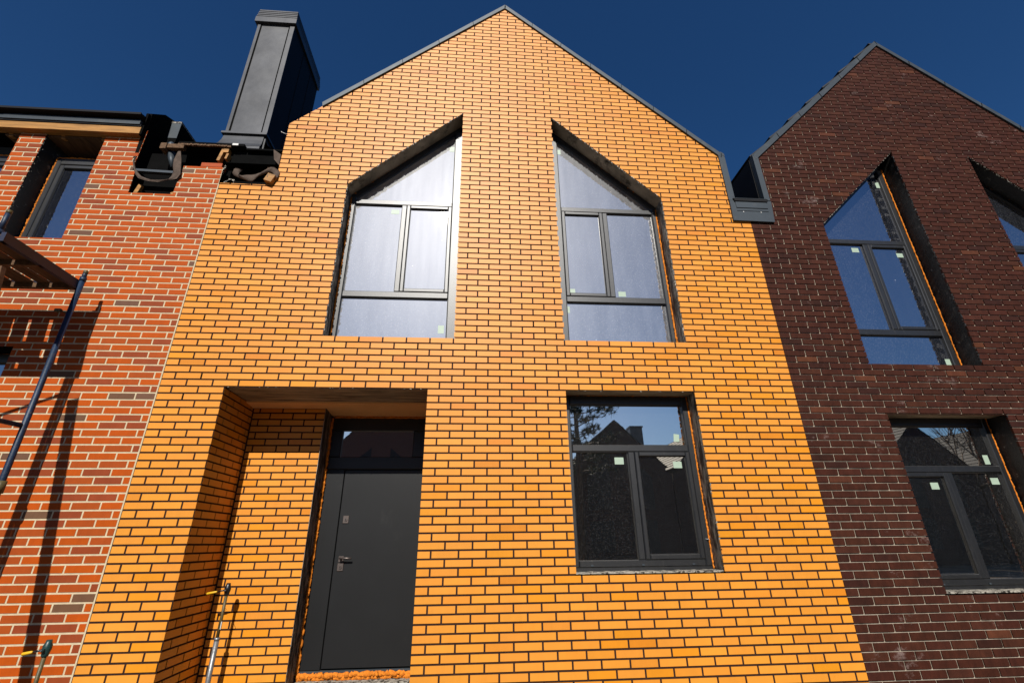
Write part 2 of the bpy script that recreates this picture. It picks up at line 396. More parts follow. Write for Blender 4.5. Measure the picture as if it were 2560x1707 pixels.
# lintel soffit, dropped plaster ceiling
mb.face([(.61, .006, 2.972), (2.64, .006, 2.972), (2.64, .50, 2.962), (.61, .50, 2.962)], 3)
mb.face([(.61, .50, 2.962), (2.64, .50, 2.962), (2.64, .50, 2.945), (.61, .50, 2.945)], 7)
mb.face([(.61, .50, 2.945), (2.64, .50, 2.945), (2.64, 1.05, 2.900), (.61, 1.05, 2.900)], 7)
mb.face([(1.425, .665, 0), (1.430, .665, 0), (1.430, .665, 2.94), (1.425, .665, 2.94)], 2)
mb.face([(1.430, .667, 0), (1.430, 1.05, 0), (1.430, 1.05, 2.95), (1.430, .667, 2.95)], 2)
for p_, q_, n_ in (((1.502, 3.57), (1.502, 5.56), 70), ((5.463, 3.57), (5.463, 5.56), 80), ((5.468, 1.24), (5.468, 2.95), 60), ((1.51, 5.60), (2.87, 6.87), 60), ((4.10, 6.87), (5.45, 5.58), 60)): chips(mb, p_, q_, n_, -.001, .009, 2)
mb.build('wall', [M['ym'], M['yb'], M['bit'], M['conc'], M['slopec'], M['sill'], M['sill'], M['plaster'], M['memb_shade'], M['crumb']], yh)
mb = MB()                                                       # shell behind the face brick
mb.box((0.03, .42, 0), (.60, 7.9, 5.50)); mb.box((.05, .43, 3.2), (6.56, 7.88, 3.5)); mb.box((6.40, .44, 0), (6.55, 7.86, 5.2))
mb.face([(.03, 8, 0), (6.55, 8, 0), (6.55, 8, 5.5), (3.46, 8, 9.05), (.03, 8, 5.5)])
mb.face([(.63, .05, 5.3), (.63, 8, 5.3), (.63, 8, 6.5), (.63, .05, 6.5)]); mb.face([(6.37, .05, 5.25), (6.37, 8, 5.25), (6.37, 8, 6.3), (6.37, .05, 6.3)])
mb.box((1.0, 1.12, 0), (2.9, 1.2, 3.1))
mb.build('shell', M['shell'], yh)

def tiled_roof(mb, p, q, y0, y1, step, lip, m=0, flip=False):
    """stepped tile courses from eave p to ridge q (x,z); each course lifted by lip at its low end"""
    d = Vector((q[0] - p[0], q[1] - p[1])); L = d.length; d /= L; n = Vector((-d.y, d.x))
    if n.y < 0: n = -n
    k = int(L / step) + 1
    for i in range(k):
        a = i * step; b = min(L, a + step + .05)
        if a >= L: break
        A = Vector(p) + d * a; B = Vector(p) + d * b
        lo = A + n * lip; lo2 = A + n * (lip - .022); hi = B + n * .006; hi2 = B - n * .016
        P = [tuple(lo2), tuple(hi2), tuple(hi), tuple(lo)]
        if d.x < 0: P = P[::-1]
        mb.prism(P, y0, y1, m)
def coping(mb, pts, wid, y0, y1, seg=.62, m=0):
    """folded sheet strip along the verge; the strip hangs 'wid' below the outer line pts"""
    for i in range(len(pts) - 1):
        a, b = Vector(pts[i]), Vector(pts[i + 1]); L = (b - a).length; n = max(1, round(L / seg)); d = (b - a) / n
        vert = abs(d.x) < .05 * abs(d.y) if d.y else False
        off = wid[i]
        for k in range(n):
            p = a + d * k; q = a + d * (k + 1) * 1.0; j = .0016 * (k % 2)
            P = [tuple(p), tuple(q), (q.x + off[0], q.y + off[1]), (p.x + off[0], p.y + off[1])]
            if (P[1][0] - P[0][0]) * (P[2][1] - P[0][1]) - (P[2][0] - P[0][0]) * (P[1][1] - P[0][1]) < 0: P = P[::-1]
            mb.prism(P, y0 - j, y1, m)
            mb.prism([(q.x - .003 * (1 if d.x > 0 else -1), q.y - .004), (q.x + .003, q.y - .004), (q.x + off[0] + .003, q.y + off[1]), (q.x + off[0] - .003, q.y + off[1])], y0 - .0045, y0 + .001, 1)
rf = MB()
tiled_roof(rf, (1.02, 6.945), (3.462, 9.215), .02, 8.1, .345, .038)
rf.prism([(.66, 6.43), (1.05, 6.79), (1.05, 6.85), (.66, 6.49)], .05, 8.1)
tiled_roof(rf, (6.42, 6.345), (3.462, 9.215), .02, 8.1, .345, .036)
rf.box((3.38, .03, 9.13), (3.54, 8.1, 9.225))
roof = rf.build('roof', M['tile'], yh)
cp = MB()
coping(cp, [(1.012, 6.922), (3.462, 9.222)], [(.010, -.070)], -.022, .10)
coping(cp, [(3.462, 9.222), (6.405, 6.362)], [(-.010, -.072)], -.022, .10)
coping(cp, [(6.445, 6.345), (6.445, 5.56)], [(-.085, 0)], -.020, .06)
cp.prism([(6.36, 6.36), (6.445, 6.30), (6.445, 6.348), (6.405, 6.385)], -.0225, .06)
cp.build('verge_trim', [M['metal'], M['memb_shade']], yh)

def foam_line(mb, pts, r, n=60, m=0):
    """lumpy bead of mounting foam"""
    P = [Vector(p) for p in pts]; out = []; rr = []
    tot = sum((P[i + 1] - P[i]).length for i in range(len(P) - 1))
    for i in range(len(P) - 1):
        k = max(2, int(n * (P[i + 1] - P[i]).length / tot))
        for j in range(k):
            t = j / k; p = P[i].lerp(P[i + 1], t)
            out.append(p + Vector((random.uniform(-1, 1), random.uniform(-1, 1), random.uniform(-1, 1))) * r * .35); rr.append(r * random.uniform(.6, 1.35))
    out.append(P[-1]); rr.append(r * .7)
    mb.tube(out, rr, 8, m, True, .14)

def sticker(par, x0, z0, x1, z1, y, tilt=0):
    m = MB(); m.box((x0, y - .0015, z0), (x1, y - .0003, z1), rot=Matrix.Rotation(tilt, 3, 'Y'))
    if tilt:
        m.tube([(x1 - .02, y - .004, z0 - .004), (x1 - .004, y - .006, z0 + .012)], .006, 6)
    m.build('sticker', M['stick'], par)
def pane(par, poly, y, mat):
    m = MB(); m.prism(poly, y, y + .024); return m.build('pane', mat, par)
def member(mb, a, b, y0, y1, bev=.008, m=0):
    """rectangular frame bar a=(x0,z0) b=(x1,z1) with chamfered front edges"""
    x0, z0 = a; x1, z1 = b
    F = [(x0 + bev, z0 + bev), (x1 - bev, z0 + bev), (x1 - bev, z1 - bev), (x0 + bev, z1 - bev)]; O = [(x0, z0), (x1, z0), (x1, z1), (x0, z1)]
    mb.face([(p[0], y0, p[1]) for p in F], m)
    for i in range(4):
        j = (i + 1) % 4
        mb.face([(O[i][0], y0 + bev, O[i][1]), (O[j][0], y0 + bev, O[j][1]), (F[j][0], y0, F[j][1]), (F[i][0], y0, F[i][1])], m)
        mb.face([(O[i][0], y1, O[i][1]), (O[j][0], y1, O[j][1]), (O[j][0], y0 + bev, O[j][1]), (O[i][0], y0 + bev, O[i][1])], m)
def sash(par, x0, z0, x1, z1, w, y):
    m = MB()
    member(m, (x0, z0), (x0 + w, z1), y, y + .05); member(m, (x1 - w, z0), (x1, z1), y, y + .05)
    member(m, (x0 + w, z0 + .0), (x1 - w, z0 + w), y + .0006, y + .05); member(m, (x0 + w, z1 - w), (x1 - w, z1), y + .0006, y + .05)
    g = .004
    for (a, b) in (((x0 + w - .001, z0 + w - .001), (x1 - w + .001, z0 + w + g)), ((x0 + w - .001, z1 - w - g), (x1 - w + .001, z1 - w + .001)), ((x0 + w - .001, z0 + w), (x0 + w + g, z1 - w)), ((x1 - w - g, z0 + w), (x1 - w + .001, z1 - w))):
        m.box((a[0], y + .018, a[1]), (b[0], y + .046, b[1]), 1)
    return m.build('sash', [M['frame'], M['gasket']], par)

def gable_window(house, xo, zo, xi, sill, eave, apex, mull, sash_side, dz, stickers, gmat, jf=False, yf=.21):
    """xo: outer jamb x (under the eave), xi: inner jamb x (under the apex) of a half-gable window"""
    s = 1 if xi > xo else -1
    X = lambda a: xo + s * a                      # distance from the outer jamb
    Wd = abs(xi - xo)
    sl = (apex - eave) / Wd
    f = MB(); y1 = yf + .07
    def bar(a0, z0, a1, z1, y=yf):
        x0, x1 = sorted((X(a0), X(a1))); member(f, (x0, z0), (x1, z1), y, y1)
    t1a, t1b = 5.463 + dz, 5.535 + dz; t2a, t2b = 4.133 + dz, 4.213 + dz; b0 = sill + .01
    bar(.003, b0, .055, eave + .0); je = Wd - .018 if jf else Wd + .03
    bar(Wd - .092, b0, je, apex - .10 - (.03 if jf else 0))
    bar(.055, t1a, Wd - .092, t1b, yf + .0007); bar(.055, t2a, Wd - .092, t2b, yf + .0007)
    bar(.055, b0, Wd - .092, b0 + .065, yf + .0007)
    bar(mull - .032, t2b, mull + .032, t1a, yf + .001)
    # sloping head
    th = .075
    A = (X(0), eave + .01); B = (X(je - .01), eave + sl * (je - .01) + .01)
    poly = [A, B, (B[0], B[1] - th), (A[0], A[1] - th)]
    if s > 0: poly = poly[::-1]
    f.prism(poly, yf + .002, y1 + .003)
    # gaskets round the panes
    def gk(a0, z0, a1, z1):
        x0, x1 = sorted((X(a0), X(a1))); f.box((x0, yf + .016, z0), (x1, yf + .034, z1), 1)
    gk(.053, t2b - .001, .060, t1a + .001); gk(.053, t2a - .006, Wd - .09, t2a + .001); gk(.053, t1b - .001, Wd - .09, t1b + .005)
    gk(Wd - .098, b0, Wd - .091, t2a); gk(Wd - .098, t1b, Wd - .091, apex - .2)
    w = f.build('window', [M['frame'], M['gasket']], house)
    yg = yf + .032
    def P(pts): 
        q = [(X(a), z) for a, z in pts]; return q if s > 0 else q[::-1]
    pane(w, P([(.05, b0 + .06), (Wd - .085, b0 + .06), (Wd - .085, t2a + .005), (.05, t2a + .005)]), yg, gmat)
    if sash_side == 'in': a, b = mull + .032, Wd - .092; c, d = .05, mull - .028
    else: a, b = .055, mull - .032; c, d = mull + .028, Wd - .085
    pane(w, P([(c, t2b - .005), (d, t2b - .005), (d, t1a + .005), (c, t1a + .005)]), yg, gmat)
    x0, x1 = sorted((X(a), X(b)))
    sash(w, x0, t2b, x1, t1a, .047, yf - .004)
    pane(w, [(x0 + .04, t2b + .04), (x1 - .04, t2b + .04), (x1 - .04, t1a - .04), (x0 + .04, t1a - .04)], yg - .008, gmat)
    a0 = max(.05, (t1b - .005 - (eave - th + .006)) / sl)
    pane(w, P([(a0 if a0 > .05 else .05, t1b - .005), (Wd - .085, t1b - .005), (Wd - .085, eave + sl * (Wd - .085) - th + .012), (a0, max(t1b, eave + sl * a0 - th + .012))]), yg, gmat)
    fm = MB()
    foam_line(fm, [(X(-.006), yf + .008, sill + .03), (X(-.002), yf + .008, eave - .02)], .010, 130)
    foam_line(fm, [(X(.02), yf + .02, eave + .022), (X(Wd - .02), yf + .02, apex - .005)], .014, 60)
    if jf: foam_line(fm, [(X(Wd - .006), yf + .004, sill + .03), (X(Wd - .006), yf + .004, apex - .12)], .0085, 150)
    fm.build('foam_seal', M['foam'], w)
    for st in stickers: sticker(w, *st)
    return w

YG = .242
gable_window(yh, 1.506, 0, 2.868, 3.550, 5.585, 6.866, .670, 'in', 0,
             [(2.705, 6.42, 2.770, 6.508, YG), (2.012, 5.343, 2.112, 5.408, YG), (2.680, 3.700, 2.748, 3.800, YG)], M['gu'])
gable_window(yh, 5.456, 0, 4.096, 3.550, 5.575, 6.868, .695, 'in', 0,
             [(4.175, 6.462, 4.240, 6.548, YG), (4.212, 4.262, 4.302, 4.322, YG - .008), (4.838, 4.237, 4.928, 4.305, YG), (4.160, 3.998, 4.222, 4.086, YG)], M['gu'])

def low_window(house, ox, oz, W_, sash_side, stickers, gmat, yf=.21):
    """two-light window with a fanlight, left jamb ox, frame bottom oz"""
    f = MB(); y1 = yf + .07; Ht = 1.70
    X0, X1 = ox, ox + W_
    member(f, (X0, oz), (X0 + .072, oz + Ht), yf, y1); member(f, (X1 - .065, oz), (X1, oz + Ht), yf, y1)
    member(f, (X0 + .072, oz), (X1 - .065, oz + .062), yf + .0007, y1); member(f, (X0 + .072, oz + Ht - .10), (X1 - .065, oz + Ht), yf + .0007, y1)
    member(f, (X0 + .072, oz + 1.095), (X1 - .065, oz + 1.168), yf + .0007, y1)
    mx = (ox + W_ / 2 + .0)
    member(f, (mx - .034, oz + .062), (mx + .034, oz + 1.095), yf + .001, y1)
    f.box((X0 - .002, yf + .01, oz - .040), (X1 + .002, yf + .06, oz - .001))           # sub-sill profile
    f.box((X0 + .07, yf + .014, oz + 1.089), (X1 - .063, yf + .034, oz + 1.096), 1)
    f.box((X0 + .07, yf + .014, oz + Ht - .106), (X1 - .063, yf + .034, oz + Ht - .099), 1)
    for dx in (.14, .5, .86): f.box((X0 + W_ * dx - .012, yf - .006, oz + .012), (X0 + W_ * dx + .012, yf + .001, oz + .026), 2)
    w = f.build('window', [M['frame'], M['gasket'], M['metal']], house)
    yg = yf + .032
    R = lambda a, b, c, d: [(a, b), (c, b), (c, d), (a, d)]
    pane(w, R(X0 + .066, oz + 1.160, X1 - .06, oz + Ht - .09), yg, gmat)
    if sash_side == 'r': sx0, sx1, fx0, fx1 = mx + .034, X1 - .065, X0 + .066, mx - .028
    else: sx0, sx1, fx0, fx1 = X0 + .072, mx - .034, mx + .028, X1 - .06
    pane(w, R(fx0, oz + .055, fx1, oz + 1.10), yg, gmat)
    sash(w, sx0, oz + .062, sx1, oz + 1.095, .046, yf - .006)
    pane(w, R(sx0 + .04, oz + .1, sx1 - .04, oz + 1.055), yg - .008, gmat)
    fm = MB(); foam_line(fm, [(X1 + .004, yf + .008, oz - .02), (X1 + .004, yf + .008, oz + Ht)], .009, 140)
    foam_line(fm, [(X0, yf + .012, oz - .052), (X1, yf + .012, oz - .052)], .011, 90); foam_line(fm, [(X0, yf + .02, oz + Ht + .008), (X1, yf + .02, oz + Ht + .008)], .014, 80)
    fm.build('foam_seal', M['foam'], w)
    for st in stickers: sticker(w, *st)
    return w
lw = low_window(yh, 4.073, 1.274, 1.388, 'r', [(5.265, 2.480, 5.325, 2.562, YG, .12), (4.592, 2.243, 4.688, 2.314, YG), (5.215, 2.203, 5.307, 2.270, YG - .008)], M['gl'])
sl_ = MB()                                                       # rough sill bed under the window
for i in range(28):
    a = 4.068 + i * 1.397 / 28; sl_.box((a, .03 + random.uniform(-.01, .01), 1.2305), (a + 1.397 / 28 + .0, .30, 1.240 + random.uniform(0, .007)))
sl_.build('sill_bed', M['sill'], yh)
sc = MB(); sc.tube([(5.41, .225, 1.52), (5.452, .19, 1.51)], .0045, 8); sc.tube([(5.445, .192, 1.51), (5.452, .188, 1.51)], .009, 8); sc.build('anchor_pin', M['steel'], lw)

# door
d = MB(); yd = .93
member(d, (1.458, .375), (1.652, 2.290), yd, yd + .05, .004); member(d, (1.660, .385), (2.640, 2.284), yd, yd + .05, .004)
d.box((1.45, yd + .02, .36), (2.66, yd + .09, 2.30), 1)
door = d.build('door', [M['door'], M['memb_shade']], yh)
fr = MB(); member(fr, (1.452, 2.292), (2.66, 2.430), yd - .004, yd + .06); member(fr, (1.452, 2.735), (2.66, 2.885), yd - .004, yd + .06)
member(fr, (1.452, 2.430), (1.578, 2.735), yd - .0034, yd + .06); member(fr, (2.398, 2.430), (2.66, 2.735), yd - .0034, yd + .06)
fr.build('transom_frame', M['gasket'], door)
pane(door, [(1.57, 2.42), (2.405, 2.42), (2.405, 2.74), (1.57, 2.74)], yd + .03, M['gl'])
h = MB()
h.box((1.706, yd - .010, 1.335), (1.758, yd, 1.392)); h.tube([(1.732, yd - .008, 1.372), (1.732, yd - .055, 1.372)], .011, 12)
h.tube([(1.722, yd - .055, 1.372), (1.800, yd - .057, 1.372), (1.848, yd - .054, 1.370)], [.0105, .009, .0085], 10)
h.build('handle', M['chrome'], door)
for z0, z1 in ((1.716, 1.797), (1.248, 1.325)):
    k = MB(); member(k, (1.700, z0), (1.764, z1), yd - .009, yd, .004); k.tube([(1.733, yd - .016, (z0 + z1) / 2), (1.733, yd - .008, (z0 + z1) / 2)], .017, 14)
    k.box((1.729, yd - .0175, (z0 + z1) / 2 - .010), (1.737, yd - .0155, (z0 + z1) / 2 + .010), 1)
    k.build('lock', [M['chrome'], M['black']], door)
for z in (.62, 1.55, 2.1):
    hg = MB(); hg.tube([(1.450, yd - .006, z), (1.450, yd - .006, z + .10)], .008, 10); hg.build('hinge', M['black'], door)
ds = MB(); ds.box((1.46, yd - .012, .355), (2.64, yd + .03, .372)); ds.build('door_sill', M['metal'], door)
fm = MB()
foam_line(fm, [(1.441, yd - .014, .34), (1.443, yd - .014, 2.88)], .016, 150); foam_line(fm, [(1.44, yd - .005, .332), (2.65, yd - .005, .338)], .024, 90)
foam_line(fm, [(1.44, yd + .002, .308), (2.65, yd + .002, .310)], .022, 80); foam_line(fm, [(1.46, yd + .01, 2.893), (2.65, yd + .01, 2.893)], .014, 60)
fm.build('foam_seal', M['foam'], door)
ts = MB(); ts.box((1.432, .80, 0), (2.636, 1.1, .292)); ts.box((.60, .0, 0), (2.64, .80, .12)); ts.build('threshold', M['sill'], yh)

# =========================================================== the brown house
BX = 6.593
bh = empty('brick_house', 'dark brown brick house with a pointed gable, right of the yellow one', 'house', (9.5, 0, 0), 'terraced brick houses in a row')
ZB = Z0 - .05 * H
brows = lambda r, zb: [BX + ((.5 if r % 2 else 1) + k) * BW for k in range(26)]
bA = [(7.575, 3.327), (8.965, 3.327), (8.965, 6.562), (7.575, 5.262)]
bB = [(10.132, 3.327), (11.520, 3.327), (11.520, 5.262), (10.132, 6.562)]
bLA = [(7.585, 1.012), (8.990, 1.012), (8.990, 2.738), (7.585, 2.738)]
bLB = [(10.62, 0), (12.0, 0), (12.0, 2.738), (10.62, 2.738)]
bplanes = [line((6.880, 6.300), (9.490, 8.885)), line((9.490, 8.885), (12.10, 6.300))]
bholes = [[(5, 5.237), (6.895, 5.237), (6.895, 10), (5, 10)], [(12.10, 5.237), (14, 5.237), (14, 10), (12.10, 10)], bA, bB, bLA, bLB]
mb = MB()
brickwork(mb, bplanes, bholes, BX, 12.386, 0, 9, ZB, brows, PB, .0125, .02, front)
backing(mb, bplanes, bholes[:2] + [grow(h_, .011) for h_ in bholes[2:]], BX, 12.386, 0, 9, front, .0105)
for P_, mm in ((bA, [6, 2, 4, 2]), (bB, [6, 2, 4, 2]), (bLA, [6, 2, 3, 2]), (bLB, [6, 2, 3, 2])): reveal(mb, grow(P_), .0095, .40, mm)
chips(mb, (7.585, 5.262), (8.955, 6.545), 120, .004, .006, 5); chips(mb, (10.14, 6.545), (11.51, 5.262), 130, .004, .006, 5)
for p_, q_, n_ in (((8.966, 3.34), (8.966, 6.5), 130), ((8.992, 1.03), (8.992, 2.73), 60)): chips(mb, p_, q_, n_, -.001, .010, 2)
mb.build('wall', [M['bm'], M['bb'], M['bitc'], M['conc'], M['bitc'], M['sill'], M['sill']], bh)
mb = MB(); mb.box((6.62, .42, 0), (6.90, 7.9, 5.5)); mb.box((6.64, .43, 3.0), (12.36, 7.88, 3.25)); mb.box((12.1, .44, 0), (12.38, 7.86, 5.2))
mb.face([(6.62, 8, 0), (12.36, 8, 0), (12.36, 8, 5.5), (9.49, 8, 8.8), (6.62, 8, 5.5)]); mb.face([(12.09, .05, 5.2), (12.09, 8, 5.2), (12.09, 8, 6.3), (12.09, .05, 6.3)])
mb.face([(10.6, .45, 0), (12.05, .45, 0), (12.05, .45, 2.8), (10.6, .45, 2.8)])
mb.build('shell', M['shell'], bh)
rf = MB()
tiled_roof(rf, (6.87, 6.345), (9.490, 8.950), .02, 8.1, .52, .050); tiled_roof(rf, (12.12, 6.33), (9.490, 8.950), .02, 8.1, .345, .034)
rf.build('roof', M['tile'], bh)
cp = MB()
coping(cp, [(6.862, 6.360), (9.490, 8.945)], [(.024, -.080)], -.022, .10, .60); coping(cp, [(9.490, 8.945), (12.12, 6.345)], [(-.016, -.075)], -.022, .10, .62)
coping(cp, [(6.848, 6.365), (6.848, 5.575)], [(.075, 0)], -.020, .06)
cp.build('verge_trim', [M['metal'], M['memb_shade']], bh)
cl = MB(); cl.box((6.838, .062, 5.2), (6.846, 2.2, 6.335)); cl.build('side_cladding', M['dark'], bh)
gable_window(bh, 7.581, 0, 8.953, 3.327, 5.262, 6.549, .690, 'in', -.353,
             [(8.800, 6.115, 8.862, 6.215, YG), (8.083, 4.998, 8.180, 5.066, YG), (8.690, 4.935, 8.780, 4.998, YG - .008), (8.79, 3.39, 8.86, 3.49, YG)], M['gb'], jf=True)
gable_window(bh, 11.514, 0, 10.136, 3.327, 5.262, 6.549, .695, 'in', -.353, [], M['gb'])
low_window(bh, 7.590, 1.056, 1.378, 'l', [(8.780, 2.242, 8.842, 2.342, YG), (8.034, 1.978, 8.124, 2.048, YG - .008), (8.765, 2.027, 8.857, 2.096, YG)], M['gl'])
s2 = MB()
for i in range(28):
    a = 7.585 + i * 1.40 / 28; s2.box((a, .012 + random.uniform(-.004, .006), 1.0135), (a + .05, .30, 1.024 + random.uniform(0, .006)))
s2.build('sill_bed', M['sill'], bh)
bd = MB(); bd.box((10.63, .26, 0), (11.99, .32, 2.73)); bd.build('door', M['door'], bh)

# metal outlet of the valley between the yellow and the brown gable
vg = MB()
P = [(6.355, 5.238), (6.900, 5.232), (6.925, 5.56), (6.362, 5.555)]
vg.prism(P, -.026, .02)
vg.box((6.430, -.030, 5.388), (6.852, -.026, 5.392), 1); vg.box((6.430, -.030, 5.432), (6.852, -.026, 5.436), 1)
vg.box((6.430, -.034, 5.437), (6.850, -.0265, 5.530), 0)
vg.box((6.418, -.045, 5.535), (6.862, .03, 5.575), 1); vg.box((6.418, -.047, 5.575), (6.862, .0, 5.579), 0)
vg.tube([(6.416, -.04, 5.56), (6.416, -.04, 5.60)], .008, 8); vg.tube([(6.864, -.04, 5.56), (6.864, -.04, 5.60)], .008, 8)
for x in (6.51, 6.745): vg.tube([(x, -.032, 5.372), (x, -.026, 5.372)], .007, 8, 2)
vg.face([(6.43, 0.03, 5.54), (6.86, 0.03, 5.54), (6.86, 6, 5.54), (6.43, 6, 5.54)], 1)
vg.build('valley_gutter', [M['metal'], M['dark'], M['white']], bh)

# =========================================================== the orange house
oh = empty('brick_house', 'orange-red brick house with cream mortar, left of the yellow one, flat-topped under an unfinished eave', 'house', (-3.3, 0, 0), 'terraced brick houses in a row')
orows = lambda r, zb: [-((.30 if r % 2 else .78) + k) * BW for k in range(28)]
oW1 = [(-2.172, 4.658), (-1.488, 4.658), (-1.488, 6.30), (-2.172, 6.30)]
oW2 = [(-3.15, 4.658), (-2.466, 4.658), (-2.466, 6.30), (-3.15, 6.30)]
oW3 = [(-2.90, 1.6), (-1.493, 1.6), (-1.493, 3.362), (-2.90, 3.362)]
o1 = [(-1.035, 5.66), (-.47, 5.66), (-.47, 7), (-1.035, 7)]
o1b = [(-.985, 5.322), (-.489, 5.322), (-.478, 5.66), (-1.0, 5.66)]
o1c = [(-.475, 5.758), (.1, 5.758), (.1, 7), (-.475, 7)]
oholes = [oW1, oW2, oW3, o1, o1b, o1c]
mb = MB()
brickwork(mb, [], oholes, -6.6, -.014, 0, 6.30, Z0, orows, PO, .0158, .012, front)
backing(mb, [], oholes, -6.6, -.008, 0, 6.30, front, .0030)
mb.box((-.275, .0, 5.764), (-.03, .10, 5.822), 1, PO[2][1])
for P_, mm in ((oW1, [6, 2, 3, 2]), (oW2, [6, 2, 3, 2]), (oW3, [6, 2, 3, 2])): reveal(mb, P_, .0045, .40, mm)
chips(mb, (-2.160, 4.8), (-2.160, 6.0), 16, .012, .004, 5)
chips(mb, (-.03, 5.50), (-.0, 5.80), 14, .010, .012, 5)
mb.box((-.010, -.0035, 0), (.003, .010, 5.5), 0)                   # pale joint towards the yellow wall
chips(mb, (-2.168, 4.67), (-2.168, 6.1), 50, -.001, .008, 2)
mb.build('wall', [M['om'], M['ob'], M['bitc'], M['memb_shade'], M['memb_shade'], M['sill'], M['sill']], oh)
mb = MB(); mb.box((-6.55, .42, 0), (-3.2, 7.9, 6.2)); mb.box((-.40, .44, 0), (-.03, 7.88, 5.3)); mb.box((-3.2, .6, 3.5), (-.05, 7.8, 4.4))
mb.face([(-6.6, 8, 0), (-.05, 8, 0), (-.05, 8, 6.2), (-6.6, 8, 6.2)])
mb.face([(-3.2, .6, 0), (-.4, .6, 0), (-.4, .6, 3.5), (-3.2, .6, 3.5)])
mb.build('shell', M['shell'], oh)
# upper windows of the orange house
def tall_window(ox, wd, z0, z1, spec):
    f = MB(); yf = .21; y1 = .28
    member(f, (ox, z0), (ox + .055, z1), yf, y1); member(f, (ox + wd - .055, z0), (ox + wd, z1), yf, y1)
    member(f, (ox + .055, z0), (ox + wd - .055, z0 + .06), yf + .0007, y1); member(f, (ox + .055, z1 - .10), (ox + wd - .055, z1), yf + .0007, y1)
    w = f.build('window', [M['frame'], M['gasket']], oh)
    sash(w, ox + .068, z0 + .055, ox + wd - .055, z1 - .11, .052, yf - .004)
    pane(w, [(ox + .115, z0 + .1), (ox + wd - .10, z0 + .1), (ox + wd - .10, z1 - .155), (ox + .115, z1 - .155)], yf + .026, spec)
    fm = MB(); foam_line(fm, [(ox - .004, yf + .006, z0 + .02), (ox - .004, yf + .006, z1)], .011, 110); foam_line(fm, [(ox, yf + .014, z1 + .008), (ox + wd, yf + .014, z1 + .008)], .011, 40)
    fm.build('foam_seal', M['foam'], w)
    return w
tall_window(-2.145, .66, 4.662, 5.99, M['go']); tall_window(-3.14, .66, 4.662, 5.99, M['go'])
w3 = low_window(oh, -2.89, 1.66, 1.39, 'l', [], M['go'])
# eave: timber wall plate, fascia, roof sheet
ev = MB(); ev.box((-6.6, -.075, 6.170), (-1.060, .02, 6.275)); ev.build('eave_beam', M['wood'], oh)
for x in (-2.62, -2.02, -1.55, -1.30, -1.12):
    r_ = MB(); r_.box((x, .02, 6.12), (x + .045, .9, 6.168), rot=Matrix.Rotation(.25, 3, 'X'), pivot=(x, 0, 6.15)); r_.build('rafter', M['wood'], oh)
ev = MB()
ev.box((-6.6, -.095, 6.300), (-2.655, .0, 6.362)); ev.box((-2.655, -.098, 6.296), (-1.075, .0, 6.366))
ev.box((-6.6, -.085, 6.276), (-1.062, .0, 6.299), 1)
ev.face([(-6.6, -.155, 6.405), (-1.05, -.155, 6.405), (-1.05, .0, 6.368), (-6.6, .0, 6.368)], 1)
ev.box((-6.6, -.160, 6.395), (-1.05, -.154, 6.425), 1)
ev.face([(-6.6, -.156, 6.425), (-6.6, 1.6, 6.9), (-1.06, 1.6, 6.9), (-1.06, -.156, 6.425)][::-1], 1)
orf = ev.build('roof', [M['metal'], M['dark']], oh)
ev = MB(); ev.box((-2.66, .02, 6.14), (-1.06, .40, 6.165)); ev.build('soffit_board', M['oldwood'], oh)
# clad upstand at the roof end, small clad box beside it
sd = MB(); sd.prismx([(.008, 5.690), (.34, 6.010), (1.1, 6.05), (1.1, 6.80), (.339, 6.832), (.166, 6.754), (-.02, 6.560)], -1.085, -1.040)
sd.box((-1.075, -.06, 6.17), (-1.045, .02, 6.52))
sd.build('roof_end_cladding', M['memb_shade'], oh)  # near-black colour carries the shade of this side face
sd = MB(); sd.box((-1.036, .30, 6.495), (-.912, .64, 6.755), 0); sd.box((-1.038, .297, 6.755), (-.910, .644, 6.785), 1); sd.face([(-.9115, .301, 6.05), (-.9115, .64, 6.05), (-.9115, .64, 6.754), (-.9115, .301, 6.754)], 2)  # right side overlaid with a near-black face for its shade
sd.box((-1.034, .304, 6.08), (-.915, .63, 6.490), 2)
sd.build('clad_box', [M['metal'], M['sill'], M['memb_shade']], oh)
# deck over the valley with its raw timber edge
dk = MB()
dk.box((-.60, -.03, 6.083), (.185, .5, 6.118), 0); dk.box((-.56, .5, 6.07), (.62, 2.0, 6.12), 0)
pts = [(-.608, 6.092), (-.40, 6.078), (-.2, 6.080), (0, 6.074), (.03, 6.078)]
for i in range(30):
    x = -.60 + i * .021; dk.box((x, -.036 + random.uniform(-.004, .004), 6.062 + random.uniform(-.006, .004)), (x + .020, -.01, 6.082), 1)
dk.box((.045, -.04, 6.085), (.115, -.031, 6.115), 2)
dk.box((.20, .0, 6.06), (.64, .9, 6.085), 0)
dk.build('valley_deck', [M['memb_shade'], M['oldwood'], M['white']], oh)
tb = MB(); tb.box((-.785, -.05, 5.975), (-.715, .06, 6.062)); tb.box((-.715, -.035, 6.005), (-.52, .02, 6.066)); tb.build('fascia_stub', M['oldwood'], oh)
cv = MB()                                                         # near-black faces standing in for the shade inside the openings
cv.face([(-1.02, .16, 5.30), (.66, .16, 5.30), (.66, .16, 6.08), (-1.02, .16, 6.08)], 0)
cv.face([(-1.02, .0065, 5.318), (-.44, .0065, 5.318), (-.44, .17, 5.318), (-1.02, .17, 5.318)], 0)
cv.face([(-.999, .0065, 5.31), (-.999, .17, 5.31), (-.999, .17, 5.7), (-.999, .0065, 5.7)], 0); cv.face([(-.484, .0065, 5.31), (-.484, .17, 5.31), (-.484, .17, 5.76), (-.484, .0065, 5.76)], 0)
cv.build('cavity_shade_faces', M['memb_shade'], oh)
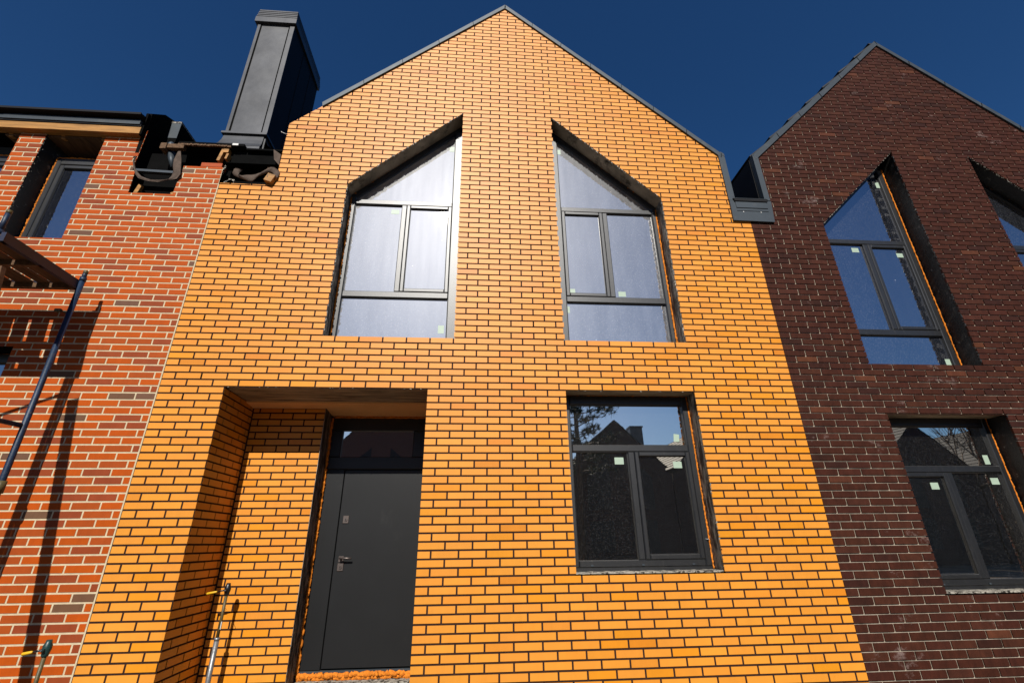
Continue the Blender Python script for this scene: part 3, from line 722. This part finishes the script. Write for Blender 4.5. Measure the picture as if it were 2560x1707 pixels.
for (x, z, l, r) in ((-.965, 5.33, .16, .2), (-.545, 5.33, .07, -.5)):
    t = MB(); t.box((x, .05, z), (x + .045, .09, z + l), rot=Matrix.Rotation(r, 3, 'Y')); t.build('timber_stub', M['wood'], oh)
t = MB(); t.box((-.096, -.01, 5.860), (-.060, .05, 6.045), rot=Matrix.Rotation(.16, 3, 'Y')); t.box((-.066, -.014, 5.990), (.004, .05, 6.052)); t.box((-.01, -.02, 5.882), (.016, .05, 5.965), rot=Matrix.Rotation(.15, 3, 'Y')); t.build('timber_stub', M['wood'], oh)
t = MB(); t.tube([(-.745, .05, 6.165), (-.742, .05, 6.13), (-.74, .05, 6.08)], [.022, .040, .042], 16); t.tube([(-.71, .05, 6.0), (-.64, .05, 5.765)], [.046, .017], 16); t.build('downpipe_hopper', M['metal'], oh)
t = MB(); t.box((-1.0, -.02, 5.630), (-.555, .03, 5.662), rot=Matrix.Rotation(.03, 3, 'Y')); t.build('gutter_lip', M['metal'], oh)
t = MB()
fo = [(-1.040, 5.86), (-1.050, 5.78), (-1.003, 5.657), (-.957, 5.572), (-.903, 5.512), (-.83, 5.492), (-.783, 5.484), (-.73, 5.478), (-.674, 5.469), (-.61, 5.49), (-.555, 5.508), (-.481, 5.533), (-.447, 5.59), (-.47, 5.71), (-.50, 5.832), (-.54, 5.956)]
fi = [(-1.035, 5.85), (-1.030, 5.77), (-.982, 5.655), (-.925, 5.590), (-.880, 5.545), (-.82, 5.524), (-.770, 5.510), (-.72, 5.505), (-.668, 5.503), (-.61, 5.505), (-.567, 5.515), (-.552, 5.57), (-.549, 5.639), (-.572, 5.73), (-.592, 5.827), (-.578, 5.93)]
t.sheet([(a, -.03, b) for a, b in fo], [(a, -.025, b) for a, b in fi]); t.build('membrane_flap', M['fabric'], oh)

# right hand box of the valley, over the yellow wall
t = MB(); t.box((.012, .05, 5.835), (.645, .12, 6.058)); t.box((.012, -.012, 5.828), (.60, .06, 5.836)); t.build('valley_shade_box', M['memb_shade'], yh)  # solid black box stands in for the shade under the deck
t = MB()
ft = [(.143, 5.660), (.150, 5.700), (.168, 5.719), (.200, 5.726), (.235, 5.722), (.215, 5.700), (.200, 5.665), (.215, 5.620), (.271, 5.590), (.311, 5.632), (.360, 5.648), (.406, 5.660), (.470, 5.690), (.529, 5.723), (.580, 5.748), (.616, 5.756), (.660, 5.735), (.675, 5.709), (.672, 5.62)]
fb = [(.140, 5.640), (.152, 5.625), (.165, 5.612), (.184, 5.603), (.200, 5.595), (.222, 5.583), (.245, 5.571), (.259, 5.563), (.300, 5.550), (.348, 5.537), (.370, 5.541), (.387, 5.548), (.420, 5.590), (.450, 5.622), (.520, 5.665), (.565, 5.688), (.600, 5.680), (.629, 5.639), (.640, 5.573)]
t.sheet([(a, -.035 - .02 * math.sin(i), b) for i, (a, b) in enumerate(ft)], [(a, -.03, b) for a, b in fb]); t.build('membrane_flap', M['fabric'], yh)
t = MB(); t.prism([(.535, 6.072), (.569, 5.91), (.645, 5.822), (.636, 5.996)], -.012, .01); t.build('board_offcut', M['fabric'], yh)
t = MB(); t.box((.545, -.06, 5.53), (.640, .04, 5.64), rot=Matrix.Rotation(.35, 3, 'Y')); t.tube([(.568, -.062, 5.61), (.568, -.058, 5.61)], .006, 8, 1); t.tube([(.566, -.062, 5.59), (.566, -.058, 5.59)], .006, 8, 1)
t.build('timber_stub', [M['wood'], M['black']], yh)
t = MB(); t.box((.50, .02, 5.775), (.585, .08, 5.842)); t.build('timber_stub', M['oldwood'], yh)
t = MB()
for i in range(7): t.box((.01 + random.uniform(0, .13), .02, 5.525 + random.uniform(0, .02)), (.03 + random.uniform(0, .13), .06, 5.56 + random.uniform(0, .05)), rot=Matrix.Rotation(random.uniform(-.5, .5), 3, 'Y'))
t.build('mortar_rubble', M['sill'], yh)
t = MB(); t.tube([(.60, -.03, 6.342), (.655, .0, 6.340)], .004, 8); t.tube([(.588, -.034, 6.343), (.60, -.03, 6.342)], [.010, .006], 8); t.build('fixing_screw', M['white'], yh)

# chimney
ch = MB()
x0, x1, y0, y1 = -.312, .225, .30, 1.40
ch.box((x0, y0, 6.10), (x1, y1, 8.88), 0)
ch.box((x1, y0 + .002, 6.10), (x1 + .003, y1, 8.875), 2)  # thin dark sheet paints the shade on the right side
ch.box((x0 - .004, y0 - .012, 6.62), (x0 + .036, y0, 8.87), 0); ch.box((x1 - .062, y0 - .012, 6.62), (x1 + .004, y0, 8.87), 0)
ch.box((x0 + .036, y0 - .006, 6.62), (x0 + .054, y0 - .0005, 8.87), 3); ch.box((x1 - .082, y0 - .006, 6.62), (x1 - .062, y0 - .0005, 8.87), 3)
for yy in (.72, 1.06): ch.box((x1, yy, 6.3), (x1 + .008, yy + .012, 8.87), 2)
chim = ch.build('chimney', [M['chim'], M['gasket'], M['dark'], M['memb_shade']], oh)
ct = MB()
ct.box((x0 - .045, y0 - .05, 8.875), (x1 + .030, y1 + .03, 8.985))
for i in range(4):
    z = 8.985 + i * .046; g = .004 + .004 * i
    ct.box((x0 - .043 + g, y0 - .048 + g, z + .022), (x1 + .028 - g, y1 + .028 - g, z + .046), 0)
    ct.box((x0 + .02, y0 + .02, z - .002), (x1 - .02, y1, z + .024), 1)
ct.box((x0 - .02, y0 - .02, 9.164), (x1 + .01, y1, 9.17))
ct.build('cap', [M['chim'], M['memb_shade']], chim)
cs = MB()
cs.box((x0 - .032, y0 - .045, 6.590), (x1 + .02, y1, 6.622))
for s_, xa in ((-1, x0), (1, x1)):                                # flared foot
    pass
prof = [(0, 6.59), (.02, 6.50), (.05, 6.43), (.10, 6.38), (.16, 6.36)]
for i in range(len(prof) - 1):
    (a, za), (b, zb) = prof[i], prof[i + 1]
    cs.face([(x0 - a * .8, y0 - .015 - a * .3, za), (x0 - b * .8, y0 - .015 - b * .3, zb), (x1 - .02 - b * .0, y0 - .015 - b * .3, zb), (x1 - .02, y0 - .015 - a * .3, za)], 0)
    cs.face([(x0 - a * .8, y0 - .015 - a * .3, za), (x0 - a * .8, y1, za), (x0 - b * .8, y1, zb), (x0 - b * .8, y0 - .015 - b * .3, zb)], 0)
    cs.face([(x1 + a, y0 - .012, za), (x1 + b, y0 - .012, zb), (x1 + b, y1, zb), (x1 + a, y1, za)], 1)  # right flank takes the same painted shade as the stack
cs.box((x0 - .12, y0 - .06, 6.125), (x1 - .02, y1, 6.362), 0)
cs.build('flashing', [M['chim'], M['dark']], chim)

# =========================================================== scaffold
sf = empty('scaffold_tower', 'blue scaffold tower with a weathered plank deck standing against the orange-red wall', 'scaffold', (-1.6, -.65, 0))
def t_(name, pts, r, mat=M['paint'], par=sf):
    m = MB(); m.tube(pts, r, 14); return m.build(name, mat, par)
for x in (-.852, -2.9):
    for y in (-.27, -1.05):
        xx = x - (.115 if (y < -1 and x > -1) else 0)
        p = MB(); zt = 4.09 if y > -1 else 4.22
        p.tube([(xx, y, 0), (xx, y, 3.99)], .0245, 16); p.tube([(xx, y, 3.97), (xx, y, 4.015)], .028, 16); p.tube([(xx, y, 3.99), (xx, y, zt)], .020, 14, 0); p.tube([(xx, y, zt - .035), (xx, y, zt + .001)], .0205, 14, 1)
        p.tube([(xx, y, 1.93), (xx, y, 2.03)], .036, 14, 1)
        if x > -1 and y > -1: p.tube([(xx, y - .0, 3.60), (xx - .07, y - .03, 3.63), (xx - .085, y - .03, 3.60)], .007, 8, 1); p.box((xx - .115, y - .04, 3.612), (xx - .06, y - .015, 3.642), 1)
        p.build('post', [M['paint'], M['brass']], sf)
for z in (.5, 1.5, 2.5):
    t_('rung', [(-.86, -.27, z), (-.965, -1.05, z)], .021); t_('rung', [(-2.9, -.27, z), (-2.9, -1.05, z)], .021)
t_('brace', [(-.95, -1.05, 3.70), (-2.88, -1.05, 2.85)], .014); t_('brace', [(-.95, -1.05, 1.2), (-2.88, -1.05, .35)], .014)
t_('brace', [(-.95, -1.06, .9), (-2.88, -1.06, 1.8)], .014)
pb = MB(); ang = math.atan2(.40, 2.25)
pb.box((-.885, -1.075, .10), (-.785, -1.035, 3.64), rot=Matrix.Rotation(-ang, 3, 'Y'), pivot=(-.835, -1.05, 3.62)); pb.build('raking_board', M['oldwood'], sf)
pl = MB()
for y in (-1.07, -.70, -.285): pl.box((-2.95, y, 3.885), (-.875, y + .045, 3.935))
pl.build('ledger', M['oldwood'], sf)
# deck boards run towards the wall; gaps where the wall shadow shows light
gaps = [-2.72, -2.48, -2.24, -2.02, -1.83, -1.63, -1.475, -1.272, -1.122]
wd_ = [.02, .02, .03, .02, .02, .014, .030, .036, .024]
edges_ = [-2.95] + gaps + [-.905]
for i in range(len(edges_) - 1):
    a = edges_[i] + (wd_[i - 1] / 2 if i else 0); b = edges_[i + 1] - (wd_[i] / 2 if i < len(gaps) else 0)
    if b - a < .13: parts = [(a, b)]
    else: parts = [(a, b)]
    for (p, q) in parts:
        m = MB(); m.box((p, -1.08 + random.uniform(-.01, .01), 3.937), (q, -.255 + random.uniform(-.006, .006), 3.950)); m.build('deck_board', M['oldwood'], sf)
m = MB(); m.box((-.905, -1.085, 3.885), (-.865, -.245, 3.972)); m.box((-.905, -.262, 3.90), (-2.95, -.250, 3.968)); m.build('edge_angle', surf('dark_blue_angle', (.010, .016, .05), .5, .3, 8, .1), sf)
m = MB(); m.box((-1.7, -.95, 3.900), (-1.05, -.83, 3.934), rot=Matrix.Rotation(-.5, 3, 'Z')); m.build('cleat', M['oldwood'], sf)

# =========================================================== gas risers
def riser(x, y, zt, zj, label, lean, body, leverlen):
    g = empty('gas_pipe', label, 'pipe', (x, y, 0), 'gas risers waiting for connection')
    p = MB(); p.tube([(x + lean * (zt) , y, 0), (x + lean * (zt - zj), y, zj)], .0215, 16); p.build('lower_pipe', M['steel'], g)
    p = MB(); p.tube([(x + lean * (zt - zj), y, zj - .01), (x, y, zt - .09)], .0135, 14); p.tube([(x + lean * (zt - zj), y, zj - .02), (x + lean * (zt - zj), y, zj + .005)], .0235, 14, 1)
    p.box((x + lean * (zt - zj) * .7 + .010, y - .012, zj + .07), (x + lean * (zt - zj) * .7 + .0165, y + .004, zj + .13), 2)
    p.build('upper_pipe', [M['brass'], M['steel'], M['white']], g)
    v = MB()
    v.tube([(x, y, zt - .105), (x, y, zt - .095), (x, y, zt - .085), (x, y, zt - .06), (x, y, zt - .035), (x, y, zt - .02), (x, y, zt)], [.016, .022, .022, .028, .028, .021, .017], 12)
    v.tube([(x, y - .02, zt - .058), (x, y - .045, zt - .058)], .011, 10); v.tube([(x, y - .045, zt - .058), (x, y - .052, zt - .058)], .006, 10, 1)
    val = v.build('valve', [body, M['steel']], g)
    l = MB(); hx, hz = x, zt - .056; e = Vector((-leverlen * .97, 0, -leverlen * .17))
    a = Vector((hx, y - .046, hz)); b = a + e * .42; c_ = a + e
    l.tube([a, b], [.007, .006], 8, 1); l.tube([b, b + e * .08, c_ - e * .05, c_], [.006, .0095, .011, .005], 10)
    l.build('lever', [M['lever'], M['black']], g)
    return g
riser(.835, .47, 1.183, .738, 'gas riser with black valve and yellow lever inside the yellow porch', -.012, M['black'], .165)
riser(.140, -.55, .905, .42, 'gas riser with dark teal valve before the orange-red wall', -.01, M['teal'], .125)
w_ = MB(); w_.tube([(.842, .455, 1.00), (.858, .44, .985), (.868, .45, .965), (.852, .45, .955), (.84, .455, .95)], .0018, 6)
wr = w_.build('twine', M['fabric'], bpy.data.objects['gas_pipe'])

# =========================================================== ground and the other side of the street
g = MB(); g.face([(-300, -300, 0), (300, -300, 0), (300, 300, 0), (-300, 300, 0)]); go = g.build('ground', M['ground']); go['kind'] = 'structure'

def brick_tex(name, c1, c2, mort):
    m, t, b = new_mat(name); tc = N(t, 'ShaderNodeTexCoord'); mp = N(t, 'ShaderNodeMapping'); mp.inputs['Rotation'].default_value = (math.radians(90), 0, 0)
    t.links.new(tc.outputs['Object'], mp.inputs[0]); br = N(t, 'ShaderNodeTexBrick'); t.links.new(mp.outputs[0], br.inputs['Vector'])
    br.inputs['Scale'].default_value = 1; br.inputs['Brick Width'].default_value = .25; br.inputs['Row Height'].default_value = .0725; br.inputs['Mortar Size'].default_value = .006
    br.inputs['Color1'].default_value = (*c1, 1); br.inputs['Color2'].default_value = (*c2, 1); br.inputs['Mortar'].default_value = (*mort, 1)
    t.links.new(br.outputs[0], b.inputs['Base Color']); b.inputs['Roughness'].default_value = .8; return m
OB = [brick_tex('far_brown_brick', (.026, .009, .007), (.034, .012, .009), (.06, .05, .04)), brick_tex('far_red_brick', (.10, .042, .030), (.085, .035, .025), (.16, .12, .10))]
names = ['first', 'second', 'third', 'fourth', 'fifth', 'sixth']
for i, xc in enumerate((-9.6, -2.8, 3.8, 11.8, 18.4, 25.0, 31.8, 38.5)):
    yF = -23.6
    o = empty('terraced_house', 'dark gabled brick house across the street, mirrored in the window panes', 'house', (xc, yF, 0), 'gabled houses across the street')
    m = MB(); zz = 1.3 if i == 1 else 0; S = [(xc - 3.28, 0), (xc + 3.28, 0), (xc + 3.28, 5.3), (xc + 2.95, 5.3), (xc + 2.95, 5.72 + zz), (xc, 8.5 + zz), (xc - 2.95, 5.72 + zz), (xc - 2.95, 5.3), (xc - 3.28, 5.3)]
    m.face([(p[0], yF, p[1]) for p in S][::-1]); m.face([(p[0], yF - 8, p[1]) for p in S])
    m.face([(xc - 3.28, yF, 0), (xc - 3.28, yF - 8, 0), (xc - 3.28, yF - 8, 5.3), (xc - 3.28, yF, 5.3)]); m.face([(xc + 3.28, yF, 0), (xc + 3.28, yF - 8, 0), (xc + 3.28, yF - 8, 5.3), (xc + 3.28, yF, 5.3)])
    m.build('wall', OB[1] if i == 1 else OB[0], o)
    m = MB()
    for p, q in (((xc - 3.05, 5.66 + zz), (xc, 8.56 + zz)), ((xc + 3.05, 5.66 + zz), (xc, 8.56 + zz))): tiled_roof(m, p, q, yF - 8.1, yF + .03, .345, .04)
    m.build('roof', M['tile'], o)
    for s_ in (-1, 1):
        P = [(xc + s_ * 2.0, 3.2), (xc + s_ * .6, 3.2), (xc + s_ * .6, 6.3 + zz * .6), (xc + s_ * 2.0, 5.1 + zz * .6)]
        m = MB(); m.face([(p[0], yF + .004, p[1]) for p in P]); m.build('window', M['bitc'], o)
        m = MB(); m.face([(xc + s_ * 2.0, yF + .004, .9), (xc + s_ * .6, yF + .004, .9), (xc + s_ * .6, yF + .004, 2.6), (xc + s_ * 2.0, yF + .004, 2.6)]); m.build('window', M['bitc'], o)
    if i == 3:
        m = MB(); m.box((12.95, yF - 1.2, 6.0), (13.72, yF - .5, 8.25)); m.box((12.9, yF - 1.25, 8.2), (13.77, yF - .45, 8.3)); m.build('chimney', M['chim'], o)

def pine(x, y, hgt, crown0, rad):
    o = empty('pine_tree', 'tall pine across the street, mirrored in the ground-floor window of the yellow house', 'tree', (x, y, 0))
    m = MB(); m.tube([(x, y, 0), (x + .1, y, hgt * .5), (x, y, hgt)], [.22, .15, .03], 10)
    br = []
    for i in range(46):
        z = crown0 + (hgt - crown0) * i / 46; a = i * 2.4; L = rad * (1.05 - .75 * (i / 46)) * random.uniform(.6, 1.1)
        e = Vector((x + math.cos(a) * L, y + math.sin(a) * L, z + L * random.uniform(.05, .35))); m.tube([(x, y, z), e], [.035, .01], 5); br.append((Vector((x, y, z)), e))
    m.build('trunk', M['bark'], o)
    c = MB()
    for s0, e in br:
        for k in range(20):
            p = s0.lerp(e, random.uniform(.35, 1.08)) + Vector((random.gauss(0, .14), random.gauss(0, .14), random.gauss(0, .12)))
            for j in range(16):
                d = Vector((random.gauss(0, 1), random.gauss(0, 1), random.gauss(.3, 1))).normalized(); L = random.uniform(.16, .40)
                sd_ = d.cross(Vector((random.random(), random.random(), random.random()))).normalized() * .024
                c.face([p - sd_, p + sd_, p + d * L])
    c.build('crown', M['needle'], o)
pine(8.6, -20.5, 11.8, 5.0, 2.9)
def bare(x, y, hgt):
    o = empty('bare_tree', 'leafless tree across the street, mirrored in the ground-floor window of the brown house', 'tree', (x, y, 0))
    m = MB(); c = MB()
    def grow_(mm, p, d, L, r, lv):
        q = p + d * L; mid = p.lerp(q, .5) + Vector((random.gauss(0, .05), random.gauss(0, .05), random.gauss(0, .05))) * L
        mm.tube([p, mid, q], [r, r * .85, r * .7], 7 if lv < 2 else 5, 0, False)
        if lv >= 6: return
        for k in range(3 if lv < 4 else 2):
            nd = (d + Vector((random.gauss(0, .5), random.gauss(0, .5), random.gauss(0.05, .35)))).normalized()
            grow_(c, q if k else mid.lerp(q, .6), nd, L * random.uniform(.62, .85), r * .62, lv + 1)
    grow_(m, Vector((x, y, 0)), Vector((0, 0, 1)), hgt * .28, .2, 0)
    m.build('trunk', M['bark'], o); c.build('crown', M['bark'], o)
bare(35.5, -25.5, 12)
for o in scene.objects:
    if o.parent is None and 'label' not in o and o.type == 'MESH': print('UNLABELLED', o.name)
